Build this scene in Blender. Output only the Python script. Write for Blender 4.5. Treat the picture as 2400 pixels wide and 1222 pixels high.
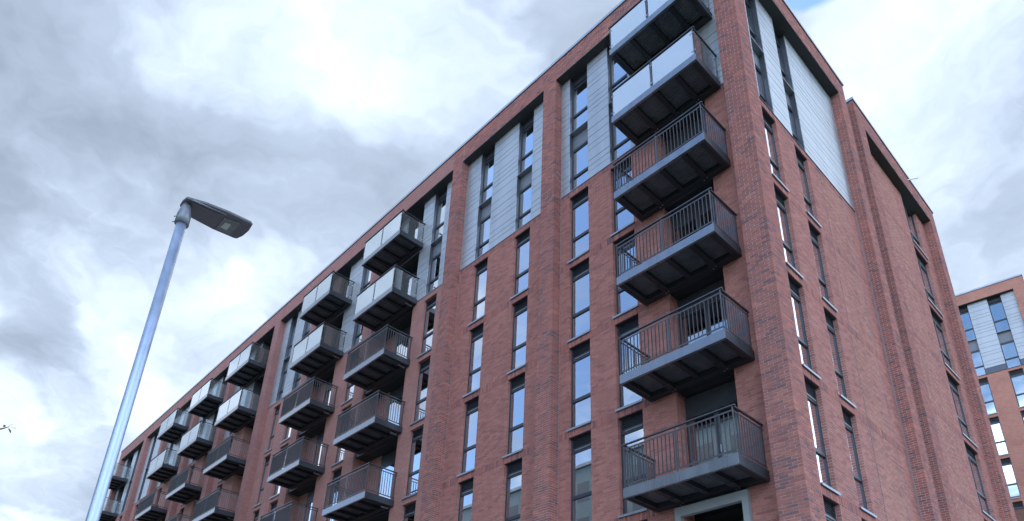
import bpy, math, random
import numpy as np
from mathutils import Matrix, Vector

# ------------------------------------------------------------------ clear
for o in list(bpy.data.objects):
    bpy.data.objects.remove(o, do_unlink=True)
sc = bpy.context.scene
COL = sc.collection
random.seed(7)
rng = np.random.default_rng(11)
ZO = 1.6                       # camera height above the ground; heights below are measured from it

# ------------------------------------------------------------------ camera
cam_d = bpy.data.cameras.new('camera')
cam = bpy.data.objects.new('camera', cam_d)
COL.objects.link(cam)
sc.camera = cam
cam_d.sensor_fit = 'HORIZONTAL'
cam_d.sensor_width = 36.0
cam_d.lens = 36.0 * 1666.04 / 2400.0
cam_d.shift_y = (1062.69 - 611.0) / 2400.0
cam_d.clip_start = 0.05
cam_d.clip_end = 5000.0
RC = ((0.68545, 0.72719, 0.036772), (-0.282945, 0.312558, -0.90678), (-0.670895, 0.611148, 0.419998))
mw = Matrix.Identity(4)
for r in range(3):
    mw[r][0] = RC[0][r]; mw[r][1] = -RC[1][r]; mw[r][2] = -RC[2][r]
mw[0][3], mw[1][3], mw[2][3] = 5.7866, -13.4043, ZO
cam.matrix_world = mw

# ------------------------------------------------------------------ sky, sun, exposure
SUN = Vector((-0.6085, 0.2369, 0.7574)).normalized()
sun_el = math.asin(SUN.z)
sun_az = math.atan2(SUN.x, SUN.y)
world = bpy.data.worlds.new('World')
sc.world = world
world.use_nodes = True
wt = world.node_tree
for n in list(wt.nodes):
    wt.nodes.remove(n)


class NG:
    """small helper to write node trees"""
    def __init__(self, tree):
        self.t = tree

    def n(self, typ, **kw):
        nd = self.t.nodes.new(typ)
        for k, v in kw.items():
            if k.startswith('i_'):
                key = k[2:]
                key = int(key) if key.isdigit() else key.replace('_', ' ')
                s = nd.inputs[key]
                if hasattr(v, 'is_output') or isinstance(v, bpy.types.NodeSocket):
                    self.t.links.new(v, s)
                else:
                    s.default_value = v
            else:
                setattr(nd, k, v)
        return nd

    def math(self, op, a, b=0.0, c=0.0, clamp=False):
        nd = self.t.nodes.new('ShaderNodeMath')
        nd.operation = op
        nd.use_clamp = clamp
        for i, v in enumerate((a, b, c)):
            if isinstance(v, bpy.types.NodeSocket):
                self.t.links.new(v, nd.inputs[i])
            else:
                nd.inputs[i].default_value = v
        return nd.outputs[0]

    def vmath(self, op, a, b=(0, 0, 0)):
        nd = self.t.nodes.new('ShaderNodeVectorMath')
        nd.operation = op
        for i, v in enumerate((a, b)):
            if isinstance(v, bpy.types.NodeSocket):
                self.t.links.new(v, nd.inputs[i])
            else:
                nd.inputs[i].default_value = v
        return nd

    def mix(self, fac, a, b):
        nd = self.t.nodes.new('ShaderNodeMix')
        nd.data_type = 'RGBA'
        for key, v in ((0, fac), (6, a), (7, b)):
            if isinstance(v, bpy.types.NodeSocket):
                self.t.links.new(v, nd.inputs[key])
            else:
                nd.inputs[key].default_value = v if key == 0 else (*v, 1.0)[:4]
        return nd.outputs[2]

    def smooth(self, v, lo, hi):
        nd = self.t.nodes.new('ShaderNodeMapRange')
        nd.interpolation_type = 'SMOOTHSTEP'
        self.t.links.new(v, nd.inputs[0])
        nd.inputs[1].default_value = lo
        nd.inputs[2].default_value = hi
        nd.inputs[3].default_value = 0.0
        nd.inputs[4].default_value = 1.0
        return nd.outputs[0]

    def ramp(self, fac, stops):
        nd = self.t.nodes.new('ShaderNodeValToRGB')
        e = nd.color_ramp.elements
        while len(e) < len(stops):
            e.new(0.5)
        for el, (p, c) in zip(e, stops):
            el.position = p
            el.color = (*c, 1.0)
        self.t.links.new(fac, nd.inputs[0])
        return nd.outputs[0]

    def link(self, a, b):
        self.t.links.new(a, b)


g = NG(wt)
SKY_K = 0.15
sky = g.n('ShaderNodeTexSky', sky_type='NISHITA', sun_disc=False, sun_elevation=sun_el, sun_rotation=sun_az,
          altitude=60.0, air_density=1.0, dust_density=0.15, ozone_density=4.0)
tc = g.n('ShaderNodeTexCoord')
dirv = g.vmath('NORMALIZE', tc.outputs['Generated']).outputs[0]
sep = g.n('ShaderNodeSeparateXYZ', i_0=dirv)
zz = g.math('ADD', g.math('MAXIMUM', sep.outputs[2], 0.0), 0.22)
px = g.math('DIVIDE', sep.outputs[0], zz)
py = g.math('DIVIDE', sep.outputs[1], zz)
plane = g.vmath('ADD', g.n('ShaderNodeCombineXYZ', i_0=px, i_1=py, i_2=0.0).outputs[0], (11.1, 5.7, 0.0)).outputs[0]
warp = g.n('ShaderNodeTexNoise', i_Vector=plane, i_Scale=1.7, i_Detail=5.0, i_Roughness=0.6)
wv = g.vmath('SUBTRACT', warp.outputs['Color'], (0.5, 0.5, 0.5)).outputs[0]
plane2 = g.vmath('ADD', plane, g.vmath('MULTIPLY', wv, (0.7, 0.7, 0.0)).outputs[0]).outputs[0]
big = g.n('ShaderNodeTexNoise', i_Vector=plane2, i_Scale=1.15, i_Detail=7.0, i_Roughness=0.55)
fine = g.n('ShaderNodeTexNoise', i_Vector=plane2, i_Scale=3.4, i_Detail=7.0, i_Roughness=0.55)
mid = g.n('ShaderNodeTexNoise', i_Vector=plane2, i_Scale=2.1, i_Detail=8.0, i_Roughness=0.5)
puff = g.smooth(mid.outputs['Fac'], 0.42, 0.62)
dirw = g.vmath('ADD', dirv, g.vmath('MULTIPLY', wv, (0.16, 0.16, 0.12)).outputs[0]).outputs[0]


def blob(direction, radius, amp):
    """soft patch of cloud round a compass direction of the real sky"""
    d = g.vmath('DISTANCE', dirw, tuple(direction)).outputs['Value']
    q = g.math('DIVIDE', d, radius)
    return g.math('MULTIPLY', g.math('EXPONENT', g.math('MULTIPLY', g.math('MULTIPLY', q, q), -1.0)), amp)


def total(items):
    s = items[0]
    for it in items[1:]:
        s = g.math('ADD', s, it)
    return s


# how much cloud: broken cloud everywhere, with a small clear gap over the roof
cover = total([big.outputs['Fac'],
               blob((-0.70, 0.16, 0.70), 0.55, 0.30), blob((-0.16, 0.70, 0.70), 0.40, 0.32),
               blob((-0.45, 0.35, 0.82), 0.25, 0.20), blob((-0.93, 0.08, 0.36), 0.35, 0.25),
               blob((-0.150, 0.545, 0.825), 0.056, -1.0), g.math('MULTIPLY', g.math('SUBTRACT', fine.outputs['Fac'], 0.5), 0.30)])
cmask = g.smooth(cover, 0.43, 0.60)
# how bright: thin veils near the sun glow, thick bellies are grey
bright = total([g.math('MULTIPLY', g.math('SUBTRACT', puff, 0.5), 0.34),
                g.math('MULTIPLY', g.math('SUBTRACT', fine.outputs['Fac'], 0.5), 1.30),
                g.math('MULTIPLY', g.math('SUBTRACT', big.outputs['Fac'], 0.5), -0.8),
                blob((-0.600, 0.245, 0.76), 0.07, 0.20), blob((-0.63, 0.17, 0.755), 0.08, 0.14),
                blob((-0.7644, -0.039, 0.6436), 0.17, -0.10), blob((-0.7334, 0.141, 0.665), 0.10, -0.16),
                blob((-0.7834, 0.2294, 0.5777), 0.09, 0.34), blob((-0.9051, 0.0827, 0.4171), 0.08, -0.22),
                blob((-0.936, 0.0703, 0.3448), 0.10, 0.34), blob((-0.86, 0.03, 0.51), 0.08, 0.10), blob((-0.1442, 0.6263, 0.7662), 0.10, 0.20),
                blob((-0.0813, 0.7053, 0.7043), 0.10, -0.06), blob((-0.1925, 0.7477, 0.6355), 0.16, 0.02),
                blob((-0.8003, 0.0725, 0.5953), 0.10, -0.05), blob((-0.4543, 0.3512, 0.8187), 0.18, -0.04)])
tone = g.math('ADD', bright, 0.47)
ccol = g.ramp(tone, [(0.0, (0.30, 0.37, 0.48)), (0.33, (0.45, 0.545, 0.69)), (0.58, (0.66, 0.78, 0.96)),
                     (0.80, (0.86, 0.96, 1.08)), (1.0, (1.10, 1.14, 1.20))])
skyc = g.vmath('MULTIPLY', sky.outputs[0], (SKY_K, SKY_K, SKY_K)).outputs[0]
# clouds facing the sun (behind the viewer) are front-lit
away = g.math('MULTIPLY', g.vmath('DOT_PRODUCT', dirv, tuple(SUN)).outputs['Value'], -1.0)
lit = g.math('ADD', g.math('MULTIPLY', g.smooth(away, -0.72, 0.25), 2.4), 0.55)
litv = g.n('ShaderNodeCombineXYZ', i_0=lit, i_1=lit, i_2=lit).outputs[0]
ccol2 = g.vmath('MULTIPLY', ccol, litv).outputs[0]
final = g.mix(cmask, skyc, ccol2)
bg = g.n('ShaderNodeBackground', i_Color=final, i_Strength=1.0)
out = g.n('ShaderNodeOutputWorld')
g.link(bg.outputs[0], out.inputs[0])

sun_d = bpy.data.lights.new('sun', 'SUN')
sun_d.energy = 1.0
sun_d.angle = math.radians(14)
sun_d.color = (1.0, 0.95, 0.88)
sun = bpy.data.objects.new('sun', sun_d)
COL.objects.link(sun)
sun.rotation_euler = (-SUN).to_track_quat('-Z', 'Y').to_euler()

sc.view_settings.view_transform = 'Standard'
sc.view_settings.look = 'None'
sc.view_settings.exposure = 1.18
sc.view_settings.gamma = 1.0
sc.view_settings.use_curve_mapping = False

# ------------------------------------------------------------------ materials
MATS = {}


def new_mat(name):
    m = bpy.data.materials.new(name)
    m.use_nodes = True
    m.node_tree.nodes.clear()
    gg = NG(m.node_tree)
    o = gg.n('ShaderNodeOutputMaterial')
    MATS[name] = m
    return m, gg, o


def principled(name, col, rough=0.6, metal=0.0, noise=0.0, scale=8.0, bump=0.0, bscale=60.0, spec=0.5, streak=False):
    m, gg, o = new_mat(name)
    p = gg.n('ShaderNodeBsdfPrincipled', i_Roughness=rough, i_Metallic=metal)
    p.inputs['Specular IOR Level'].default_value = spec
    geo = gg.n('ShaderNodeNewGeometry')
    vec = geo.outputs['Position']
    if streak:
        vec = gg.vmath('MULTIPLY', vec, (1.0, 1.0, 0.12)).outputs[0]
    if noise > 0:
        nz = gg.n('ShaderNodeTexNoise', i_Vector=vec, i_Scale=scale, i_Detail=5.0, i_Roughness=0.6)
        f = gg.smooth(nz.outputs['Fac'], 0.3, 0.7)
        a = tuple(c * (1 - noise) for c in col)
        b = tuple(min(1, c * (1 + noise)) for c in col)
        gg.link(gg.mix(f, a, b), p.inputs['Base Color'])
        r = gg.math('ADD', gg.math('MULTIPLY', f, 0.12), rough - 0.06)
        gg.link(r, p.inputs['Roughness'])
    else:
        p.inputs['Base Color'].default_value = (*col, 1)
    if bump > 0:
        bn = gg.n('ShaderNodeTexNoise', i_Vector=geo.outputs['Position'], i_Scale=bscale, i_Detail=3.0)
        b = gg.n('ShaderNodeBump', i_Height=bn.outputs['Fac'], i_Strength=bump, i_Distance=0.02)
        gg.link(b.outputs[0], p.inputs['Normal'])
    gg.link(p.outputs[0], o.inputs[0])
    return m


PIER_STOPS = [(0.0, (0.197, 0.113, 0.116)), (0.12, (0.250, 0.125, 0.120)), (0.21, (0.322, 0.134, 0.118)),
              (0.52, (0.365, 0.147, 0.126)), (0.80, (0.403, 0.159, 0.131)), (0.94, (0.446, 0.176, 0.137)), (1.0, (0.490, 0.195, 0.146))]
WALL_STOPS = [(0.0, (0.302, 0.129, 0.114)), (0.20, (0.379, 0.160, 0.135)), (0.6, (0.422, 0.179, 0.148)),
              (1.0, (0.475, 0.207, 0.169))]


def brick_mat(name, stops, source):
    m, gg, o = new_mat(name)
    p = gg.n('ShaderNodeBsdfPrincipled', i_Roughness=0.85)
    p.inputs['Specular IOR Level'].default_value = 0.25
    geo = gg.n('ShaderNodeNewGeometry')
    if source == 'island':
        rnd = geo.outputs['Random Per Island']
    else:
        rnd = gg.n('ShaderNodeObjectInfo').outputs['Random']
    # patches where the bricklayers used a darker batch
    patch = gg.n('ShaderNodeTexNoise', i_Vector=geo.outputs['Position'], i_Scale=0.9, i_Detail=3.0)
    f = gg.math('ADD', rnd, gg.math('MULTIPLY', gg.math('SUBTRACT', patch.outputs['Fac'], 0.5), 0.55), clamp=True)
    c = gg.ramp(f, stops)
    nz = gg.n('ShaderNodeTexNoise', i_Vector=geo.outputs['Position'], i_Scale=22.0, i_Detail=6.0, i_Roughness=0.7)
    c = gg.mix(gg.math('MULTIPLY', gg.smooth(nz.outputs['Fac'], 0.45, 0.8), 0.28), c, (0.16, 0.08, 0.075))
    sv = gg.vmath('MULTIPLY', geo.outputs['Position'], (2.2, 2.2, 0.22)).outputs[0]
    st = gg.n('ShaderNodeTexNoise', i_Vector=sv, i_Scale=1.0, i_Detail=5.0, i_Roughness=0.6)
    c = gg.mix(gg.math('MULTIPLY', gg.smooth(st.outputs['Fac'], 0.48, 0.72), 0.20), c, (0.17, 0.10, 0.10))
    gg.link(c, p.inputs['Base Color'])
    bn = gg.n('ShaderNodeTexNoise', i_Vector=geo.outputs['Position'], i_Scale=45.0, i_Detail=4.0)
    b = gg.n('ShaderNodeBump', i_Height=bn.outputs['Fac'], i_Strength=0.35, i_Distance=0.006)
    gg.link(b.outputs[0], p.inputs['Normal'])
    gg.link(p.outputs[0], o.inputs[0])
    return m


def far_brick_mat(name, c1, c2, mortar):
    """brickwork too far away to tell the bricks apart"""
    m, gg, o = new_mat(name)
    p = gg.n('ShaderNodeBsdfPrincipled', i_Roughness=0.88)
    p.inputs['Specular IOR Level'].default_value = 0.25
    geo = gg.n('ShaderNodeNewGeometry')
    s = gg.n('ShaderNodeSeparateXYZ', i_0=geo.outputs['Position'])
    v = gg.n('ShaderNodeCombineXYZ', i_0=gg.math('ADD', s.outputs[0], s.outputs[1]), i_1=s.outputs[2], i_2=0.0)
    bt = gg.n('ShaderNodeTexBrick', i_Vector=v.outputs[0], i_Scale=1.0)
    bt.inputs['Color1'].default_value = (*c1, 1)
    bt.inputs['Color2'].default_value = (*c2, 1)
    bt.inputs['Mortar'].default_value = (*mortar, 1)
    bt.inputs['Mortar Size'].default_value = 0.006
    bt.inputs['Mortar Smooth'].default_value = 0.1
    bt.inputs['Bias'].default_value = -0.1
    bt.inputs['Brick Width'].default_value = 0.225
    bt.inputs['Row Height'].default_value = 0.0753
    nz = gg.n('ShaderNodeTexNoise', i_Vector=geo.outputs['Position'], i_Scale=0.8, i_Detail=6.0, i_Roughness=0.65)
    c = gg.mix(gg.math('MULTIPLY', gg.smooth(nz.outputs['Fac'], 0.35, 0.75), 0.30), bt.outputs['Color'], (0.19, 0.085, 0.075))
    gg.link(c, p.inputs['Base Color'])
    b = gg.n('ShaderNodeBump', i_Height=bt.outputs['Fac'], i_Strength=0.4, i_Distance=-0.01)
    gg.link(b.outputs[0], p.inputs['Normal'])
    gg.link(p.outputs[0], o.inputs[0])
    return m


brick_mat('brick_pier', PIER_STOPS, 'island')
brick_mat('brick_wall', WALL_STOPS, 'island')
brick_mat('brick_single', PIER_STOPS, 'object')
brick_mat('brick_light', [(p, (r * 1.02, g_ * 1.09, b_ * 1.04)) for p, (r, g_, b_) in WALL_STOPS], 'island')
far_brick_mat('far_pier', (0.40, 0.17, 0.15), (0.30, 0.135, 0.125), (0.40, 0.27, 0.24))
far_brick_mat('far_wall', (0.46, 0.21, 0.18), (0.385, 0.178, 0.155), (0.44, 0.29, 0.25))
far_brick_mat('far_orange', (0.55, 0.245, 0.18), (0.47, 0.205, 0.155), (0.48, 0.31, 0.26))
principled('mortar_grey', (0.53, 0.47, 0.465), 0.95, noise=0.2, scale=5)
principled('mortar_red', (0.41, 0.25, 0.22), 0.95, noise=0.2, scale=5)
principled('cladding', (0.45, 0.465, 0.485), 0.42, metal=0.5, noise=0.09, scale=1.2, streak=True)
principled('coping', (0.46, 0.49, 0.54), 0.35, metal=0.6, noise=0.08, scale=2)
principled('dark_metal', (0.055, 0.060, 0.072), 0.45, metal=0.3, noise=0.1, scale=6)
principled('reveal_metal', (0.10, 0.112, 0.135), 0.4, metal=0.4, noise=0.08, scale=3, streak=True)
principled('frame_metal', (0.050, 0.055, 0.068), 0.38, metal=0.2, noise=0.08, scale=6)
principled('spandrel', (0.19, 0.20, 0.22), 0.45, metal=0.3, noise=0.05, scale=4)
principled('sill_metal', (0.33, 0.355, 0.39), 0.35, metal=0.7, noise=0.06, scale=4)
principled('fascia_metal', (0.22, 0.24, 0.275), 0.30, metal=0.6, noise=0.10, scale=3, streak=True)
MATS['fascia_metal'].node_tree.nodes['Principled BSDF'].inputs['Coat Weight'].default_value = 0.8
MATS['fascia_metal'].node_tree.nodes['Principled BSDF'].inputs['Coat Roughness'].default_value = 0.2
principled('rail_metal', (0.12, 0.12, 0.13), 0.36, metal=0.55, noise=0.08, scale=9)
principled('beam_metal', (0.040, 0.045, 0.055), 0.5, metal=0.3)
principled('soffit_board', (0.040, 0.043, 0.050), 0.75, noise=0.15, scale=4)
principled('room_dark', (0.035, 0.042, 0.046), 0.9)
principled('curtain', (0.62, 0.70, 0.72), 0.9, noise=0.12, scale=3)
principled('render_grey', (0.27, 0.34, 0.36), 0.7, noise=0.08, scale=1)
principled('joint', (0.26, 0.26, 0.27), 0.8)
principled('surround', (0.30, 0.335, 0.35), 0.5, metal=0.1, noise=0.06, scale=3)
principled('steel', (0.55, 0.57, 0.60), 0.3, metal=0.9)
principled('galvanised', (0.46, 0.54, 0.68), 0.5, metal=0.92, noise=0.06, scale=7)
principled('lamp_body', (0.135, 0.13, 0.15), 0.5, metal=0.2, noise=0.1, scale=12)
principled('lamp_collar', (0.20, 0.215, 0.25), 0.42, metal=0.35, noise=0.08, scale=12)
principled('lamp_panel', (0.16, 0.18, 0.19), 0.25, noise=0.05, scale=12)
principled('lamp_lens', (0.50, 0.54, 0.50), 0.15)
principled('asphalt', (0.055, 0.055, 0.058), 0.9, noise=0.25, scale=6, bump=0.3)
principled('paving', (0.26, 0.25, 0.24), 0.85, noise=0.18, scale=3, bump=0.2)
principled('grass_ground', (0.07, 0.10, 0.04), 0.95, noise=0.3, scale=2)
principled('bark', (0.13, 0.10, 0.08), 0.9, noise=0.3, scale=20, bump=0.5)
principled('roof_felt', (0.10, 0.10, 0.10), 0.9)
principled('road_paint', (0.75, 0.75, 0.72), 0.7, noise=0.1, scale=9)


def grating_mat():
    """ribbed metal decking under the balconies"""
    m, gg, o = new_mat('grating')
    p = gg.n('ShaderNodeBsdfPrincipled', i_Roughness=0.5, i_Metallic=0.35)
    geo = gg.n('ShaderNodeNewGeometry')
    s = gg.n('ShaderNodeSeparateXYZ', i_0=geo.outputs['Position'])
    w = gg.math('SINE', gg.math('MULTIPLY', s.outputs[1], 2 * math.pi / 0.075))
    w2 = gg.math('SINE', gg.math('MULTIPLY', s.outputs[0], 2 * math.pi / 0.11))
    h = gg.math('ADD', w, gg.math('MULTIPLY', w2, 0.25))
    nz = gg.n('ShaderNodeTexNoise', i_Vector=geo.outputs['Position'], i_Scale=3.0, i_Detail=4.0)
    c = gg.mix(gg.smooth(nz.outputs['Fac'], 0.3, 0.7), (0.10, 0.115, 0.13), (0.15, 0.165, 0.18))
    gg.link(c, p.inputs['Base Color'])
    b = gg.n('ShaderNodeBump', i_Height=h, i_Strength=0.9, i_Distance=0.012)
    gg.link(b.outputs[0], p.inputs['Normal'])
    gg.link(p.outputs[0], o.inputs[0])


grating_mat()


def glass_mat(name, base, gain, tint, ior=1.6, dirt=0.0, wavy=0.0):
    m, gg, o = new_mat(name)
    fr = gg.n('ShaderNodeFresnel', i_IOR=ior)
    fac = gg.math('ADD', gg.math('MULTIPLY', fr.outputs[0], gain), base, clamp=True)
    gl = gg.n('ShaderNodeBsdfGlossy', i_Roughness=0.004)
    gl.inputs['Color'].default_value = (0.93, 0.96, 1.0, 1)
    geo = gg.n('ShaderNodeNewGeometry')
    if wavy > 0:
        nz = gg.n('ShaderNodeTexNoise', i_Vector=geo.outputs['Position'], i_Scale=1.1, i_Detail=1.0)
        b = gg.n('ShaderNodeBump', i_Height=nz.outputs['Fac'], i_Strength=wavy, i_Distance=0.02)
        gg.link(b.outputs[0], gl.inputs['Normal'])
    tr = gg.n('ShaderNodeBsdfTransparent')
    tr.inputs['Color'].default_value = (*tint, 1)
    base_sh = tr.outputs[0]
    if dirt > 0:
        df = gg.n('ShaderNodeBsdfDiffuse')
        df.inputs['Color'].default_value = (0.90, 0.92, 0.90, 1)
        nz2 = gg.n('ShaderNodeTexNoise', i_Vector=geo.outputs['Position'], i_Scale=0.8, i_Detail=2.0)
        mx = gg.n('ShaderNodeMixShader', i_0=gg.math('ADD', gg.math('MULTIPLY', nz2.outputs['Fac'], dirt * 0.2), dirt * 0.9))
        gg.link(tr.outputs[0], mx.inputs[1])
        gg.link(df.outputs[0], mx.inputs[2])
        base_sh = mx.outputs[0]
    ms = gg.n('ShaderNodeMixShader', i_0=fac)
    gg.link(base_sh, ms.inputs[1])
    gg.link(gl.outputs[0], ms.inputs[2])
    gg.link(ms.outputs[0], o.inputs[0])
    return m


glass_mat('window_glass', 0.12, 5.0, (0.62, 0.78, 0.80), ior=1.65)
glass_mat('balcony_glass', 0.06, 1.6, (0.86, 0.92, 0.92), ior=1.75, dirt=0.10)
glass_mat('frosted_glass', 0.16, 1.5, (0.80, 0.88, 0.88), ior=1.75, dirt=0.66)


def leaf_mat():
    m, gg, o = new_mat('leaf')
    p = gg.n('ShaderNodeBsdfPrincipled', i_Roughness=0.55)
    rnd = gg.n('ShaderNodeNewGeometry').outputs['Random Per Island']
    gg.link(gg.ramp(rnd, [(0.0, (0.045, 0.07, 0.03)), (1.0, (0.10, 0.13, 0.055))]), p.inputs['Base Color'])
    tl = gg.n('ShaderNodeBsdfTranslucent')
    tl.inputs['Color'].default_value = (0.30, 0.36, 0.20, 1)
    ms = gg.n('ShaderNodeMixShader', i_0=0.5)
    gg.link(p.outputs[0], ms.inputs[1]); gg.link(tl.outputs[0], ms.inputs[2])
    gg.link(ms.outputs[0], o.inputs[0])


leaf_mat()

# ------------------------------------------------------------------ mesh helpers
QUADS = np.array([[0, 1, 5, 4], [1, 2, 6, 5], [2, 3, 7, 6], [3, 0, 4, 7], [4, 5, 6, 7], [3, 2, 1, 0]])


def fast_mesh(name, verts, quads):
    me = bpy.data.meshes.new(name)
    n, q = len(verts), len(quads)
    me.vertices.add(n)
    me.vertices.foreach_set('co', np.asarray(verts, np.float32).ravel())
    me.loops.add(q * 4)
    me.loops.foreach_set('vertex_index', np.asarray(quads, np.int32).ravel())
    me.polygons.add(q)
    me.polygons.foreach_set('loop_start', np.arange(0, q * 4, 4, dtype=np.int32))
    me.polygons.foreach_set('use_smooth', np.zeros(q, bool))
    me.update(calc_edges=True)
    return me


def frameL(v):
    """left front: u runs along x, depth d runs into the building along +y"""
    return v


def frameR(v):
    """right front: u runs along y, depth d runs into the building along -x"""
    w = v.copy()
    w[:, 0] = -v[:, 1]
    w[:, 1] = v[:, 0]
    return w


def box_verts(b):
    """b: (N,6) array u0,u1,d0,d1,z0,z1 -> verts (N*8,3), quads"""
    b = np.asarray(b, float).reshape(-1, 6)
    u0, u1, d0, d1, z0, z1 = b.T
    v = np.empty((len(b), 8, 3))
    v[:, 0] = np.stack([u0, d0, z0], 1); v[:, 1] = np.stack([u1, d0, z0], 1)
    v[:, 2] = np.stack([u1, d1, z0], 1); v[:, 3] = np.stack([u0, d1, z0], 1)
    v[:, 4:] = v[:, :4]
    v[:, 4:, 2] = z1[:, None]
    q = (QUADS[None] + (np.arange(len(b)) * 8)[:, None, None]).reshape(-1, 4)
    return v.reshape(-1, 3), q


def boxes_mesh(name, b, frame=frameL, zo=0.0):
    v, q = box_verts(b)
    v = frame(v)
    if zo:
        v = v + np.array([0, 0, zo])
    return fast_mesh(name, v, q)


def link(name, me, mat=None, parent=None, loc=(0, 0, 0), rz=0.0):
    o = bpy.data.objects.new(name, me)
    COL.objects.link(o)
    if mat and me and not me.materials:
        me.materials.append(MATS[mat])
    if parent:
        o.parent = parent
    o.location = loc
    o.rotation_euler = (0, 0, rz)
    return o


def tag(o, label, cat, group=None):
    o['label'] = label
    o['category'] = cat
    if group:
        o['group'] = group
    return o


def empty(name, loc=(0, 0, 0), rz=0.0):
    return link(name, None, None, None, loc, rz)


def struct(o):
    o['kind'] = 'structure'
    return o


def stuff(o):
    o['kind'] = 'stuff'
    return o


# ------------------------------------------------------------------ ground
def sheet(name, x0, x1, y0, y1, z, mat, t=0.02):
    return struct(link(name, boxes_mesh(name, [(x0, x1, y0, y1, z - t, z)]), mat))


sheet('ground', -2000, 2000, -2000, 2000, 0.0, 'grass_ground', 0.5)
sheet('road', -400, 400, -24.0, -14.6, 0.010, 'asphalt')
for i in range(-12, 8):
    mk = struct(link('road_marking', boxes_mesh('road_marking', [(i * 6.0, i * 6.0 + 2.2, -19.36, -19.26, 0.011, 0.016)]), 'road_paint'))
sheet('pavement', -400, 400, -14.45, -0.05, 0.12, 'paving', 0.14)
sheet('kerb', -400, 400, -14.6, -14.452, 0.122, 'joint', 0.14)
sheet('side_path', 0.35, 5.5, 0.0, 60, 0.06, 'paving', 0.08)

# ------------------------------------------------------------------ the apartment building
building = empty('apartment_building')
tag(building, 'long red brick apartment block with stacked metal balconies filling most of the view', 'building')

STOREY = 3.1
SILLS = [3.2, 6.3, 9.4, 12.5, 15.6]          # sill heights of the brick storeys
PB, PT = 18.70, 24.50                         # the clad top storeys
TOP = 25.42
WF = 0.34                                     # face of the infill walls behind the piers
CH = 2.86 / 38                                # course height
GEO0 = 3.2                                    # below this nothing is in view: plain walls
GROUND = -ZO

near = {('light', 'R'): [], ('pier', 'L'): [], ('wall', 'L'): [], ('pier', 'R'): [], ('wall', 'R'): []}
singles = []
mortar = {('light', 'R'): [], ('pier', 'L'): [], ('wall', 'L'): [], ('pier', 'R'): [], ('wall', 'R'): []}
farb = {('pier', 'L'): [], ('wall', 'L'): [], ('pier', 'R'): [], ('wall', 'R'): []}
BD = 0.07                                     # brick body behind the face
J = 0.012


def courses(z0, z1):
    n = max(1, int(round((z1 - z0) / CH)))
    h = (z1 - z0) / n
    return [(k, z0 + k * h + J / 2, z0 + (k + 1) * h - J / 2) for k in range(n)]


def lay(kind, fr, u0, u1, d0, z0, z1, side=None, sdep=0.0, single=False, phase=0):
    """running-bond brick face from u0..u1 with, on one side, a returned face of depth sdep"""
    out = singles if single else near[(kind, fr)]
    for k, a, b in courses(z0, z1):
        k += phase
        jit = lambda: random.uniform(-0.0022, 0.0022)
        lo, hi = u0, u1
        if side:
            cu, cd = (0.215, 0.1025) if k % 2 == 0 else (0.1025, 0.215)
            cd = min(cd, sdep)
            cu = min(cu, u1 - u0)
            e = jit()
            if side == 'hi':
                out.append((u1 - cu, u1 + e, d0 - e, d0 + cd, a, b))
                hi = u1 - cu - J
            else:
                out.append((u0 - e, u0 + cu, d0 - e, d0 + cd, a, b))
                lo = u0 + cu + J
            p = d0 + cd + J
            while p < d0 + sdep - 0.02:
                q = min(p + 0.215, d0 + sdep)
                e = jit()
                if side == 'hi':
                    out.append((u1 - BD, u1 + e, p, q, a, b))
                else:
                    out.append((u0 - e, u0 + BD, p, q, a, b))
                p = q + J
        if side == 'lo':
            p = lo
            while p < hi - 0.02:
                q = min(p + 0.215, hi)
                if hi - q < 0.03:
                    q = hi
                out.append((p, q, d0 + jit(), d0 + BD, a, b))
                p = q + J
        else:
            p = hi
            if not side and k % 2:
                q = max(p - 0.1025, lo)
                out.append((q, p, d0 + jit(), d0 + BD, a, b))
                p = q - J
            while p > lo + 0.02:
                q = max(p - 0.215, lo)
                if q - lo < 0.03:
                    q = lo
                out.append((q, p, d0 + jit(), d0 + BD, a, b))
                p = q - J


def soldiers(fr, u0, u1, d0, z0, z1, kind='pier'):
    n = max(1, int(round((u1 - u0) / 0.075)))
    w = (u1 - u0) / n
    for i in range(n):
        near[(kind, fr)].append((u0 + i * w + J / 2, u0 + (i + 1) * w - J / 2, d0 - 0.004 + random.uniform(-0.003, 0.003), d0 + BD,
                                 z0 + J / 2, z1 - J / 2))


def pier(fr, u0, u1, side, sdep, z0, z1, geo, depth=0.6):
    if geo:
        lay('pier', fr, u0, u1, 0.0, max(z0, GEO0), z1, side, sdep)
        a0, a1 = (u0, u1 - 0.007) if side == 'hi' else ((u0 + 0.007, u1) if side == 'lo' else (u0, u1))
        mortar[('pier', fr)].append((a0, a1, 0.007, depth, GEO0, z1 - 0.002))
        farb[('pier', fr)].append((u0, u1, 0.0, depth, z0, GEO0 - 0.002))
    else:
        farb[('pier', fr)].append((u0, u1, 0.0, depth, z0, z1 - 0.002))


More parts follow.
